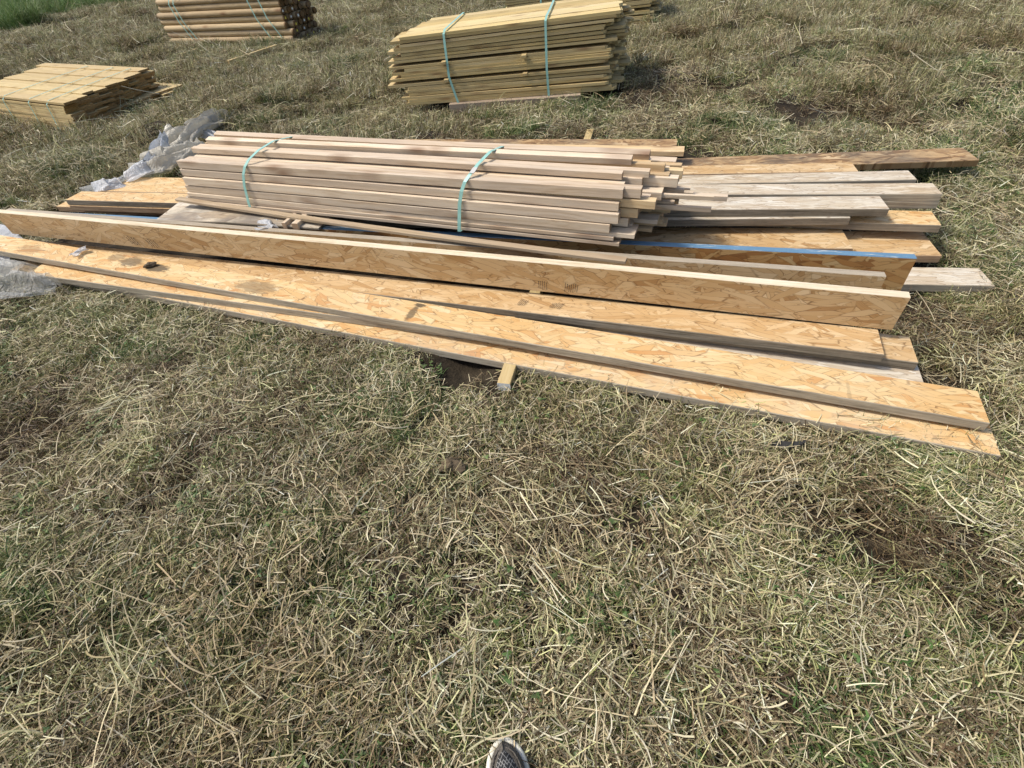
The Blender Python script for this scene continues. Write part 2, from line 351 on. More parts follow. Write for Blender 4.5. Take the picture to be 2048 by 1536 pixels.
oG2, _ = board('strand_board', (620, 424), (1779, 418), .25, .25, 'nearest of the three pale weathered strand boards right of the laths', PALED, w=.135, seed=19)
oG1b, _ = board('strand_board', (640, 409), (1879, 403), .214, .214, 'lower of two stacked pale strand boards ending farthest right', [M_PALE, M_EDGE, M_EDGE, M_EDGE], w=.12, seed=20)
oG1, _ = board('strand_board', (640, 390), (1885, 388), .25, .25, 'middle pale weathered strand board right of the laths, atop another', PALE, w=.12, seed=21)
oG0, _ = board('strand_board', (640, 384), (1834, 358.5), .25, .25, 'rearmost of the three pale weathered strand boards right of the laths', PALE, w=.11, seed=22)
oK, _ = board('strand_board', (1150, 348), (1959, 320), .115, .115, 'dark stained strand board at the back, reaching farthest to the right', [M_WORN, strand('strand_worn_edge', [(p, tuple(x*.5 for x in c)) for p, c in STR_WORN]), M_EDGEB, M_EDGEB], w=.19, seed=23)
oN, _ = board('strand_board', (1000, 356), (1717, 343), .152, .152, 'tan strand board cut short in front of the dark stained back board', [M_WARM, M_EDGEB, M_EDGEB, M_EDGEB], w=.125, seed=24)
oO, _ = board('strand_board', (690, 302), (1352, 306), .12, .12, 'brown strand board showing behind the lath bundle', [M_WORN, M_EDGEB, M_EDGEB, M_EDGEB], w=.25, seed=25)
oO2, _ = board('strand_board', (960, 297), (1368, 303), .2, .2, 'clean tan plank lying behind the right part of the lath bundle', [M_LATH, M_LATH, M_LATHEND, M_LATH], w=.09, t=.03, seed=26, foot=False, cat='plank')

# dark navy strip of the blue edged beam at its left end and blue smear on a pale beam
def patch(name, parent, M, x0, x1, y, zc, h, mat, onside='front'):
    V = [(x0, y, zc-h/2), (x1, y, zc-h/2), (x1, y, zc+h/2), (x0, y, zc+h/2), (x0, y+.0012, zc-h/2), (x1, y+.0012, zc-h/2), (x1, y+.0012, zc+h/2), (x0, y+.0012, zc+h/2)]
    F = [(0, 1, 2, 3), (7, 6, 5, 4), (0, 4, 5, 1), (1, 5, 6, 2), (2, 6, 7, 3), (3, 7, 4, 0)]
    return link(name, mesh(name, V, F, mat), parent)

# printed stamps: rows of short ink dashes, too blurred to read
def stamp(parent, x, y, z, rows, wid, hgt, slant, seed, rotz=0.0, flat=True):
    r = random.Random(seed); V, F = [], []
    for k in range(rows):
        u = (k/(rows-1)-.5)*wid; v = -hgt/2*r.uniform(.6, 1)
        while v < hgt/2*r.uniform(.6, 1.0):
            l = hgt*r.uniform(.05, .16); t = wid/rows*r.uniform(.28, .5)
            cx, cy = u+slant*v, v+l/2
            q = len(V)
            for dx, dy in ((-t/2, -l/2), (t/2, -l/2), (t/2, l/2), (-t/2, l/2)):
                V.append((x+cx+dx, y+cy+dy, z+.0006))
            F.append((q, q+1, q+2, q+3)); v += l*1.25
    o = link('stamp', mesh('stamp', V, F, M_INK), parent); return o
for (px, py, rows, wd, hg, sl, sd_) in ((1086, 570, 5, .035, .05, .0, 1), (1143, 575, 7, .052, .045, .12, 2)):
    p = ME.inverted() @ Vector(at(px, py, .2)); 
    # intersect the view ray with the face plane (local z = 0)
    c0 = ME.inverted() @ Vector((0, 0, CAMH)); tt = c0.z/(c0.z-p.z); q = c0+(p-c0)*tt
    stamp(oE, q.x, q.y, .004, rows, wd, hg, sl, sd_)
for (px, py, rows, wd, hg, sl, sd_) in ((1046, 609, 5, .032, .05, .25, 3), (1113, 616, 7, .045, .045, .3, 4)):
    x, y, z = spot(MC, px, py, .088+.057*(px+25)/1794); stamp(oC, x, y, .003, rows, wd, hg, sl, sd_)
for (px, py, sd_) in ((266, 480, 5), (306, 486, 6)):
    p = ME.inverted() @ Vector(at(px, py, .2)); c0 = ME.inverted() @ Vector((0, 0, CAMH)); tt = c0.z/(c0.z-p.z); q = c0+(p-c0)*tt
    stamp(oE, q.x, q.y, .004, 4, .055, .055, -.35, sd_)

# bearers and small timber
def bar(name, a, b, w, t, mats, label, cat, foot=False, parent=None, group=None):
    """a, b: ends of the centre of the top face"""
    a = np.array(a, float); b = np.array(b, float); d = b-a; L = float(np.linalg.norm(d))
    V, F, mi = prism(L, w, t, mats, ch=.002)
    V = [(x, y-w/2, z-t) for x, y, z in V]
    o = link(name, mesh(name, V, F, mats, mi), parent, frame(a, d))
    if label: tag(o, label, cat, group)
    if foot:
        fr = np.array([-d[1], d[0], 0]); fr = fr/np.linalg.norm(fr)*w/2
        FOOT.append(((a-fr)[:2], (b-fr)[:2], (b+fr)[:2], (a+fr)[:2]))
    return o
bf, bb = at(1007, 767, .062), at(1181, 258, .07)
bar('timber_bearer', bf, bb, .052, .04, [M_SLAT, M_SLAT, M_CHALK, M_SLAT], 'long bearer under the boards, its white painted end facing the camera', 'bearer', foot=True)
for k, (px, py) in enumerate(((566, 446), (588, 447))):
    a = at(px, py, .302); b = a+np.array([.33, .92, 0])*.62
    bar('bundle_bearer', a, b, .036 if k else .022, .034, [M_LATH, M_LATH, M_LATHEND, M_LATH],
        ('narrow stick', 'thicker stick')[k]+(' of the pair under the left part of the lath bundle', ' beside the narrow one under the left of the lath bundle')[k], 'bearer')
a = at(1000, 475, .30)+np.array([.05, .12, 0])
bar('bundle_bearer', a, a+np.array([.33, .92, 0])*.6, .05, .034, [M_LATH, M_LATH, M_LATHEND, M_LATH], 'stick under the right part of the lath bundle', 'bearer')
# weathered sheet under the left end of the lath bundle
c1, c2, c3 = at(310, 441, .276), at(362, 401, .276), at(900, 470, .276)
dx = (c3-c1); dx /= np.linalg.norm(dx); L = 1.05
V, F, mi = prism(L, .34, .012, [M_SHEET, M_EDGED, M_EDGED, M_EDGED], n=8, warp=lambda t: (0, .010*math.sin(3*t)))
sk = float(np.dot(c2-c1, dx))/max(1e-3, float(np.dot(c2-c1, np.array([-dx[1], dx[0], 0]))))
V = [(x+y*sk*(1-x/L), y, z-.012) for x, y, z in V]
o = link('plywood_offcut', mesh('plywood_offcut', V, F, [M_SHEET, M_EDGED, M_EDGED, M_EDGED], mi), None, frame(c1, dx))
tag(o, 'thin grey water-stained panel sticking out under the left end of the lath bundle', 'panel')

# ------------------------------------------------------------------ lath bundle
LB0 = at(384, 405, .302); LBX = at(1335, 517, .302)-LB0; LBX[2] = 0
yaw = math.atan2(LBX[1], LBX[0])+R_(1.2)
lb = bpy.data.objects.new('lath_bundle', None); COL.objects.link(lb); lb.empty_display_size = .2
lb.location = LB0; lb.rotation_euler = (0, 0, yaw)
tag(lb, 'bundle of sawn laths held by two pale teal straps lying across the boards', 'lath bundle')
rl = random.Random(21)
def bar_part(name, parent, x, y, z, L, w, t, mats, yaw=0.0, pit=0.0, roll=0.0, bend=0.0, ch=.0012):
    V, F, mi = prism(L, w, t, mats, ch=ch, n=2, warp=(lambda s: (0, bend*math.sin(math.pi*s))) if bend else None)
    M = Matrix.Translation((x, y, z)) @ Matrix.Rotation(yaw, 4, 'Z') @ Matrix.Rotation(-pit, 4, 'Y') @ Matrix.Rotation(roll, 4, 'X')
    return link(name, mesh(name, V, F, mats, mi), parent, M)
LM = [M_LATH, M_LATH, M_LATHEND, M_LATH]
rows = [(0.0, .016, -.014), (.0185, .017, -.002), (.038, .019, -.004), (.0595, .038, .006), (.101, .042, .002), (.1465, .036, .013), (.186, .039, .022), (.228, .028, .12)]
LEN = 2.50
for ri, (z, t, y0) in enumerate(rows):
    y = y0; yend = .43-.010*ri; k = 0
    while y < yend:
        w = rl.choice((.036, .042, .048, .06)) if ri < 6 else rl.choice((.030, .036, .042))
        xo = rl.uniform(-.02, .03)+(.03 if k else 0)+(.02*ri/6 if k == 0 else rl.uniform(0, .04))
        xe = LEN+rl.uniform(-.10, .02)+(.10*min(1, k/4)+rl.uniform(-.02, .05) if k else 0)-(.08 if ri in (4, 5) and k == 0 else 0)
        if ri == 7:
            zz = z-.02*(y-.09)/.3+rl.uniform(-.004, .008)
        else: zz = z+rl.uniform(-.001, .001)
        bar_part('lath', lb, xo, y+rl.uniform(0, .003)+(rl.uniform(-.003, .005) if k == 0 else 0), zz, xe-xo, w, t*rl.uniform(.93, 1.0), LM, yaw=rl.uniform(-.005, .005), pit=rl.uniform(-.0022, .0022),
                 roll=rl.uniform(-.045, .045)+(rl.uniform(-.12, .12) if ri == 7 else 0), bend=rl.uniform(-.004, .006))
        y += w+rl.uniform(.001, .004)+(rl.uniform(.004, .024) if ri == 7 else 0); k += 1
# laths standing loose on the top
for (y, z, w, t, ro, xo, xe) in ((.20, .252, .034, .028, .2, .10, 2.44), (.315, .238, .036, .03, .25, .04, 2.50)):
    bar_part('lath', lb, xo, y, z, xe-xo, w, t, LM, yaw=rl.uniform(-.008, .012), pit=rl.uniform(-.004, .002), roll=ro, bend=rl.uniform(-.01, .004))
# splinters and odd ends at the right
for k in range(7):
    bar_part('lath_offcut', lb, LEN-.25+rl.uniform(-.1, .1), .06+rl.uniform(0, .24), .05+rl.uniform(0, .13), .36+rl.uniform(0, .16), rl.uniform(.014, .03), rl.uniform(.008, .022), LM, yaw=rl.uniform(-.03, .06), pit=rl.uniform(-.01, .03))
# the lowest lath hangs loose in front, bending down towards the right
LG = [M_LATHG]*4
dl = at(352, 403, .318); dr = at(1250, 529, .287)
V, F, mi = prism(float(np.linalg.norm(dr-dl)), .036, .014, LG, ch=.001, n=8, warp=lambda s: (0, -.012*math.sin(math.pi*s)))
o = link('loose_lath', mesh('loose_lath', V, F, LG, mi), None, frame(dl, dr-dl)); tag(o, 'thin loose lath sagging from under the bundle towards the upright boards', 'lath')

def strap(parent, pts, w=.017, t=.0016, name='strap', mat=None, axis=(1, 0, 0)):
    """flat band through points of the parent's frame; axis: direction of its width"""
    ax = Vector(axis).normalized(); P = [Vector(p) for p in pts]; V, F = [], []
    for i, p in enumerate(P):
        d = (P[min(i+1, len(P)-1)]-P[max(i-1, 0)]).normalized(); n = ax.cross(d).normalized()
        for s, h in ((-1, 0), (1, 0), (1, 1), (-1, 1)): V.append(p+ax*(s*w/2)+n*(h*t))
    for i in range(len(P)-1):
        for k in range(4): F.append((i*4+k, i*4+(k+1) % 4, i*4+4+(k+1) % 4, i*4+4+k))
    F += [(3, 2, 1, 0), tuple(len(V)-4+k for k in range(4))]
    return link(name, mesh(name, V, F, mat or M_STRAP, smooth=False), parent)
def lb_strap(x, lean, hump):
    pts = [(x-.01, .03, -.006), (x-.012, -.012, .0), (x-.006, -.010, .04), (x+.0*lean, -.005, .08), (x+.01*lean, -.001, .13), (x+.03*lean, .006, .185), (x+.05*lean, .020, .222),
           (x+.07*lean, .045, .243+hump), (x+.09*lean, .11, .266+hump), (x+.12*lean, .20, .287), (x+.14*lean, .36, .262), (x+.14*lean, .42, .23), (x+.12*lean, .45, .1), (x+.1*lean, .44, 0)]
    return strap(lb, pts)
lb_strap(.46, 1.0, .006); lb_strap(1.72, .8, .0)
M_SEAL = plain('seal_metal', (.55, .54, .50), .35, .15)
strap(lb, [(1.783, .05, .2475), (1.79, .082, .2595)], w=.022, t=.003, name='strap_seal', mat=M_SEAL)

# ------------------------------------------------------------------ picket bundles
def picket_bundle(origin, yaw, label, seed, nrow=19, ncol=6, skid=True):
    pb = bpy.data.objects.new('picket_bundle', None); COL.objects.link(pb); pb.location = origin; pb.rotation_euler = (0, 0, yaw)
    tag(pb, label, 'picket bundle', 'strapped picket bundles')
    r = random.Random(seed); L0 = 1.90; W = .138
    PM = [M_PICK]
    def picket(x, y, z, L, t, dogl, dogr, pit, yw):
        c = .03
        o2 = []
        o2 += [(c if dogl else 0, 0)] + [(L-(c if dogr else 0), 0)] + ([(L, c), (L, W-c)] if dogr else [(L, .001), (L, W-.001)])
        o2 += [(L-(c if dogr else 0), W), (c if dogl else 0, W)] + ([(0, W-c), (0, c)] if dogl else [(0, W-.001), (0, .001)])
        V = [(a, b, 0) for a, b in o2]+[(a, b, t) for a, b in o2]
        F = [tuple(range(7, -1, -1)), tuple(range(8, 16))]+[(k, (k+1) % 8, 8+(k+1) % 8, 8+k) for k in range(8)]
        M = Matrix.Translation((x, y, z)) @ Matrix.Rotation(yw, 4, 'Z') @ Matrix.Rotation(-pit, 4, 'Y')
        link('picket', mesh('picket', V, F, PM), pb, M)
    z = 0.0
    for ri in range(nrow):
        t = r.uniform(.019, .023)
        gap = .0
        if ri == 7: gap = .022
        if ri == 12: gap = .02
        z += gap
        rs = r.uniform(-.07, .07)
        if ri in (0, 1): rs = .02
        if 6 <= ri < 8: rs = -.09
        for c in range(ncol):
            x = rs+r.uniform(-.02, .02)+(.05 if c == 0 and ri % 5 == 3 else 0)+.03*c
            xe = L0+r.uniform(-.06, .04)+(0 if c == 0 else .03+.022*c+r.uniform(-.05, .06))
            if c == 0 and 13 <= ri <= 16: xe -= .09
            pit = .0016*ri
            picket(x, c*(W+.004)+r.uniform(0, .006)+(.004*ri if ri < 12 else .05), z, xe-x, t, r.random() < .55 and (ri < 8), r.random() < .5, pit+r.uniform(-.004, .004)*(c == 0), r.uniform(-.007, .007))
        if ri in (6, 11):
            for sx in (.42, 1.12):
                bar_part('sticker', pb, sx, -.01, z+t, .04, .75, .02, [M_SLAT, M_SLAT, M_SLAT, M_SLAT], pit=.003*ri)
        z += t+.0008+r.uniform(0, .006)*(ri > 1)
    H = z
    yt = .05
    for sx, lean in ((.47, -.05), (1.33, .015)):
        zt = H+.032*sx
        strap(pb, [(sx+.09 if lean < 0 else sx+.02, .0, -.07), (sx+.05 if lean < 0 else sx+.01, -.014, .0), (sx, -.004, .2), (sx, .02, .4), (sx+.0, yt-.01, zt-.02), (sx+.01, yt+.03, zt+.008), (sx+.03, .4, zt+.008), (sx+.05, .87, zt+.006), (sx+.05, .88, zt-.05), (sx+.05, .88, .0)], w=.019)
    o = np.array(origin); dd = np.array([math.cos(yaw), math.sin(yaw)]); ff = np.array([-dd[1], dd[0]])
    FOOT.append((o[:2]+ff*.05, o[:2]+dd*1.9+ff*.05, o[:2]+dd*1.95+ff*.85, o[:2]+ff*.85))
    if skid:
        a = o+np.array([*(dd*.44+ff*.0), 0]); b = o+np.array([*(dd*1.62+ff*.0), 0]); a[2] = b[2] = o[2]-.003
        bar('skid_plank', a, b, .10, .085, [M_SKID]*4, 'rough grey plank on the grass under the nearer picket bundle', 'plank', foot=True)
        for s in (.2, .75):
            pass
    return pb
pb0 = at(806, 212, .10); pb1 = at(1247, 183, .10)
yw = math.atan2(pb1[1]-pb0[1], pb1[0]-pb0[0])
picket_bundle(tuple(pb0), yw+R_(1.5), 'tall strapped bundle of yellowish fence pickets in the back, standing on a grey plank', 5, nrow=20)
p2 = at(1322, 44, .10)
picket_bundle((p2[0]-1.95*math.cos(yw), p2[1]-1.95*math.sin(yw)+.1, .03), yw+R_(2), 'second picket bundle mostly hidden behind the nearer one', 6, nrow=16, skid=False)

# ------------------------------------------------------------------ slat bundle at the left
sb0 = at(160, 266, .03); sdir = R_(146.5)
sb = bpy.data.objects.new('board_bundle', None); COL.objects.link(sb); sb.location = sb0; sb.rotation_euler = (0, 0, sdir)
tag(sb, 'low bundle of yellow boards with stepped shade-dark ends, cut off by the left frame edge', 'board bundle')
r = random.Random(9)
SM = [M_SLAT, M_SLAT, M_SLATEND, M_SLAT]
for ri in range(11):
    y = 0.0; wsum = 1.24+(.16 if ri < 3 else 0)
    c = 0
    while y < wsum-.05:
        w = r.choice((.12, .14, .145, .15))
        # local X runs away to the left, local Y towards the camera side, so the far boards have negative Y
        sk = .42*y+(.10 if ri < 3 else 0)*(-1 if y > .3 else 0)
        x = .40*y+r.uniform(-.05, .05)+(-.03-.30*max(0, y-.5) if ri < 3 else 0)
        lift = (.012 if ri == 10 and c % 2 == 0 else 0)
        bar_part('board', sb, x, -y-w, .002+ri*.0245+lift, 2.35+r.uniform(-.04, .04), w-.003, .0225, SM, yaw=r.uniform(-.004, .004), roll=r.uniform(-.01, .01))
        y += w; c += 1
for sx in (.30, .68, 1.25):
    strap(sb, [(sx+.1, .012, .0), (sx+.05, .01, .1), (sx, .012, .25), (sx-.03, -.02, .288), (sx+.15, -.5, .292), (sx+.4, -1.18, .292), (sx+.45, -1.24, .2), (sx+.45, -1.25, 0)], w=.014)
bar_part('sticker', sb, .06, .03, .055, .02, .13, .018, SM, yaw=.7)
_o = np.array(sb0[:2]); _x = np.array([math.cos(sdir), math.sin(sdir)]); _y = np.array([_x[1], -_x[0]])
FOOT.append((_o, _o+_x*2.4, _o+_x*2.8+_y*1.3, _o+_x*.2+_y*1.3))

# ------------------------------------------------------------------ pole bundle
pp0 = at(345, 89, .06); pp1 = at(590, 85, .06)
pyaw = math.atan2(pp1[1]-pp0[1], pp1[0]-pp0[0])
po = bpy.data.objects.new('pole_bundle', None); COL.objects.link(po); po.location = pp0; po.rotation_euler = (0, 0, pyaw)
tag(po, 'bundle of round brown wooden poles strapped in pairs at the back left', 'pole bundle')
PL = float(np.linalg.norm(pp1-pp0)); r = random.Random(14)
DI = .094
lab = 0
for ri in range(8):
    for c in range(7):
        if ri == 7 and c in (0, 6): continue
        d = DI*r.uniform(.93, 1.05); ns = 10
        x0 = r.uniform(-.09, .05); x1 = PL+r.uniform(-.07, .05)
        V, F, mi = [], [], []
        for i, (x, k) in enumerate(((x0, .78), (x0+.05, 1.0), ((x0+x1)/2, 1.0), (x1-.02, .98), (x1, .86))):
            for j in range(ns):
                th = 2*math.pi*j/ns; V.append((x, d/2*k*math.cos(th), d/2*k*math.sin(th)))
        for i in range(4):
            for j in range(ns):
                F.append((i*ns+j, i*ns+(j+1) % ns, i*ns+ns+(j+1) % ns, i*ns+ns+j)); mi.append(0 if i < 3 else 1)
        F += [tuple(range(ns)), tuple(4*ns+j for j in reversed(range(ns)))]; mi += [1, 1]
        F = [f[::-1] for f in F]
        yy = c*DI*1.0+(DI/2 if ri % 2 else 0)*.5+.016*ri*.4; zz = DI/2+ri*DI*.93
        me = mesh('pole', V, F, [M_POLE, M_POLEEND], mi); me.polygons.foreach_set('use_smooth', [True]*(4*ns)+[False, False])
        pole = link('pole', me, po, Matrix.Translation((0, yy, zz)))
        if r.random() < .42:
            s = d*.22
            Vl = [(x1+.0012, -s, -s*.6), (x1+.0012, s*.6, -s*.8), (x1+.0012, s*.7, s*.5), (x1+.0012, -s*.5, s*.8)]
            link('end_label', mesh('end_label', Vl, [(0, 1, 2, 3)], M_LABELY if r.random() < .35 else M_LABEL), pole)
for sx, ln in ((.42, .0), (.52, .05), (PL-.62, .05), (PL-.40, .12)):
    strap(po, [(sx+.26, .0, -.0), (sx+.20+ln*.2, -DI/2-.004, .08), (sx+.06, -DI/2-.006, .32), (sx, -DI/2-.002, .55), (sx+.1, -.01, .74), (sx+.2, .3, .76)], w=.018)
_o = np.array(pp0[:2]); _x = np.array([math.cos(pyaw), math.sin(pyaw)]); _y = np.array([-_x[1], _x[0]])
FOOT.append((_o-_y*.02, _o+_x*PL-_y*.02, _o+_x*PL+_y*.7, _o+_y*.7))
bar('bearer_stick', at(455, 121, .13), at(552, 89, .13), .05, .04, [M_SLAT]*4, 'pale square stick slanting out under the right end of the pole bundle', 'stick', foot=True)
bar('bearer_stick', at(362, 107, .13), at(392, 97, .13), .05, .04, [M_SLAT]*4, 'short pale stick poking out under the left end of the pole bundle', 'stick')

# ------------------------------------------------------------------ plastic
def crumple(name, pts, width, mat, label, seed, nu=60, nv=34, folds=3.0, amp=.03, base=.012, parent=None, wprof=None):
    """a crumpled sheet along a path: pts are (x, y, z) of its middle line"""
    r = random.Random(seed); P = np.array(pts, float); n = len(P)
    s = np.linspace(0, n-1, nu); V = []
    ph = [r.uniform(0, 6.28) for _ in range(8)]
    for i, u in enumerate(s):
        k = min(int(u), n-2); f = u-k; f2 = f*f*(3-2*f); p = P[k]*(1-f2)+P[k+1]*f2
        d = P[min(k+1, n-1)]-P[max(k-(1 if f < .5 else 0), 0)]; d /= np.linalg.norm(d)+1e-9
        side = np.array([-d[1], d[0], 0]); side /= np.linalg.norm(side)+1e-9
        wd = width*(wprof(i/(nu-1)) if wprof else 1)
        for j in range(nv):
            v = j/(nv-1)*2-1
            fold = math.sin(folds*1.9*v+ph[0]+1.3*math.sin(u*.9+ph[1]))+.55*math.sin(folds*3.7*v+ph[2]+1.1*math.sin(u*1.4+ph[5]))+.3*abs(math.sin(folds*6.1*v+ph[3]+.8*math.sin(u*1.9)))+.25*math.sin(u*2.6+ph[3]+2*v)+.22*abs(math.sin(folds*11*v+ph[6]+1.7*math.sin(u*2.3+ph[7])))+.14*math.sin(u*7+9*v+ph[4])
            z = p[2]+base+amp*(fold*.5+.5)*(1-.55*v*v)*1.0
            lat = v*wd*(1+.2*math.sin(u*2.3+ph[4]))+.012*math.sin(u*3+v*3)
            q = p+side*lat+d*(.012*math.sin(v*9+ph[6]))
            zg = float(gz(q[0], q[1]))
            V.append((q[0], q[1], max(z, zg+.006)))
    F = [(i*nv+j, i*nv+j+1, (i+1)*nv+j+1, (i+1)*nv+j) for i in range(nu-1) for j in range(nv-1)]
    o = link(name, mesh(name, V, F, mat, smooth=True), parent); tag(o, label, 'plastic sheet')
    return o
g = lambda x, y, z: tuple(at(x, y, z))
crumple('plastic_sheet', [g(-90, 560, .07), g(-20, 565, .09), g(40, 577, .075), g(90, 583, .06), g(128, 582, .045)], .20, M_FILM,
        'grey clear plastic film bunched around the left end of the lowest front board', 3, amp=.075, folds=2.4, wprof=lambda t: 1.15-.98*t**1.6)
crumple('plastic_sheet', [g(-80, 470, .13), g(-20, 485, .12), g(18, 512, .10), g(40, 523, .09)], .14, M_WHITE,
        'whitish plastic showing under the left end of the muddy board', 4, nu=30, amp=.03)
crumple('plastic_wrap', [g(180, 392, .06), g(240, 378, .10), g(300, 352, .12), g(345, 338, .12)], .10, M_FILM,
        'thin plastic film edge lying along the grass behind the left boards', 5, nu=40, amp=.05)
crumple('plastic_bag', [g(268, 362, .15), g(300, 345, .19), g(320, 325, .2), g(330, 300, .22), g(334, 282, .25)], .095, M_WHITE,
        'bright white torn plastic twisted upward beside the left boards', 6, nu=44, amp=.06, folds=4, wprof=lambda t: 1.1-.85*t)
crumple('plastic_bag', [g(205, 384, .13), g(225, 378, .17), g(246, 374, .16)], .075, M_WHITE,
        'small white plastic scrap tucked behind the left board ends', 7, nu=24, amp=.045)
crumple('plastic_wrap', [g(300, 345, .14), g(345, 335, .18), g(385, 318, .19), g(412, 308, .16)], .15, M_WRAP,
        'large fold of beige plastic wrap heaped left of the lath bundle', 8, nu=50, amp=.10, folds=5)
crumple('plastic_wrap', [g(345, 308, .10), g(365, 290, .14), g(395, 275, .15), g(425, 262, .08), g(445, 252, .04)], .17, M_WRAP,
        'pleated beige plastic wrap spreading back over the grass', 9, nu=50, amp=.10, folds=7, wprof=lambda t: .8+.35*math.sin(7*t))
crumple('plastic_wrap', [g(388, 270, .12), g(410, 275, .13), g(440, 286, .10), g(462, 293, .08)], .05, M_WHITE,
        'rolled strip of white plastic pointing at the far corner of the laths', 10, nu=30, amp=.05)
crumple('plastic_scrap', [tuple(at(147, 513, .174)), g(160, 506, .176), g(174, 499, .178)], .028, M_WHITE,
        'small white torn scrap lying on the long muddy board', 11, nu=20, nv=8, amp=.012, base=.004)
crumple('plastic_scrap', [g(528, 448, .27), g(543, 452, .275), g(556, 459, .26)], .05, M_WHITE,
        'crumpled plastic scrap beside the stick pair under the laths', 12, nu=24, nv=12, amp=.035, base=-.01)

# ------------------------------------------------------------------ small things on the ground
def lump(name, p, rx, ry, rz, mat, label, cat, seed, rot=0.0):
    r = random.Random(seed); V, F = [], []; nu, nv = 14, 8
    ph = [r.uniform(0, 6.28) for _ in range(6)]
    for i in range(nv+1):
        th = math.pi*i/nv
        for j in range(nu):
            a = 2*math.pi*j/nu
            k = 1+.22*math.sin(3*a+ph[0]+2*th)+.15*math.sin(5*a+ph[1])*math.sin(th)+.12*math.sin(4*th+ph[2])+r.uniform(-.07, .07)
            V.append((rx*k*math.sin(th)*math.cos(a), ry*k*math.sin(th)*math.sin(a), rz*k*math.cos(th)))
    F = [(i*nu+j, i*nu+(j+1) % nu, (i+1)*nu+(j+1) % nu, (i+1)*nu+j) for i in range(nv) for j in range(nu)]
    o = link(name, mesh(name, V, [f[::-1] for f in F], mat), None, Matrix.Translation(p) @ Matrix.Rotation(rot, 4, 'Z')); tag(o, label, cat); return o
lump('mud_clod', tuple(at(301, 529, .170)), .032, .017, .010, M_MUD, 'dark mud clod stuck on the long muddy board', 'mud clod', 1, .5)
lump('soil_clod', tuple(at(905, 931, .025)), .045, .028, .02, M_CLOD, 'brown dried soil clod in the grass below the front boards', 'soil clod', 2, -.2)
lump('soil_clod', tuple(at(966, 806, .02)), .028, .03, .012, M_CLOD, 'flat grey soil clod near the white painted bearer end', 'soil clod', 4, .3)
# curved black strip of rubber
pa, pb_, pc = at(1542, 888, .026), at(1572, 900, .03), at(1610, 886, .035)
V, F = [], []
for i in range(9):
    t_ = i/8; p = (1-t_)**2*pa+2*t_*(1-t_)*pb_+t_*t_*pc; hw = .014*(1-.6*abs(2*t_-.8))
    for s, z in ((-1, 0), (1, .004), (1, .012), (-1, .010)): V.append((p[0]+.3*s*hw, p[1]+s*hw, p[2]+z))
for i in range(8):
    for k in range(4): F.append((i*4+k, i*4+(k+1) % 4, i*4+4+(k+1) % 4, i*4+4+k))
F += [(0, 1, 2, 3), (35, 34, 33, 32)]
o = link('rubber_strip', mesh('rubber_strip', V, F, M_BLACK)); tag(o, 'curved black scrap lying in the grass before the front board', 'scrap')

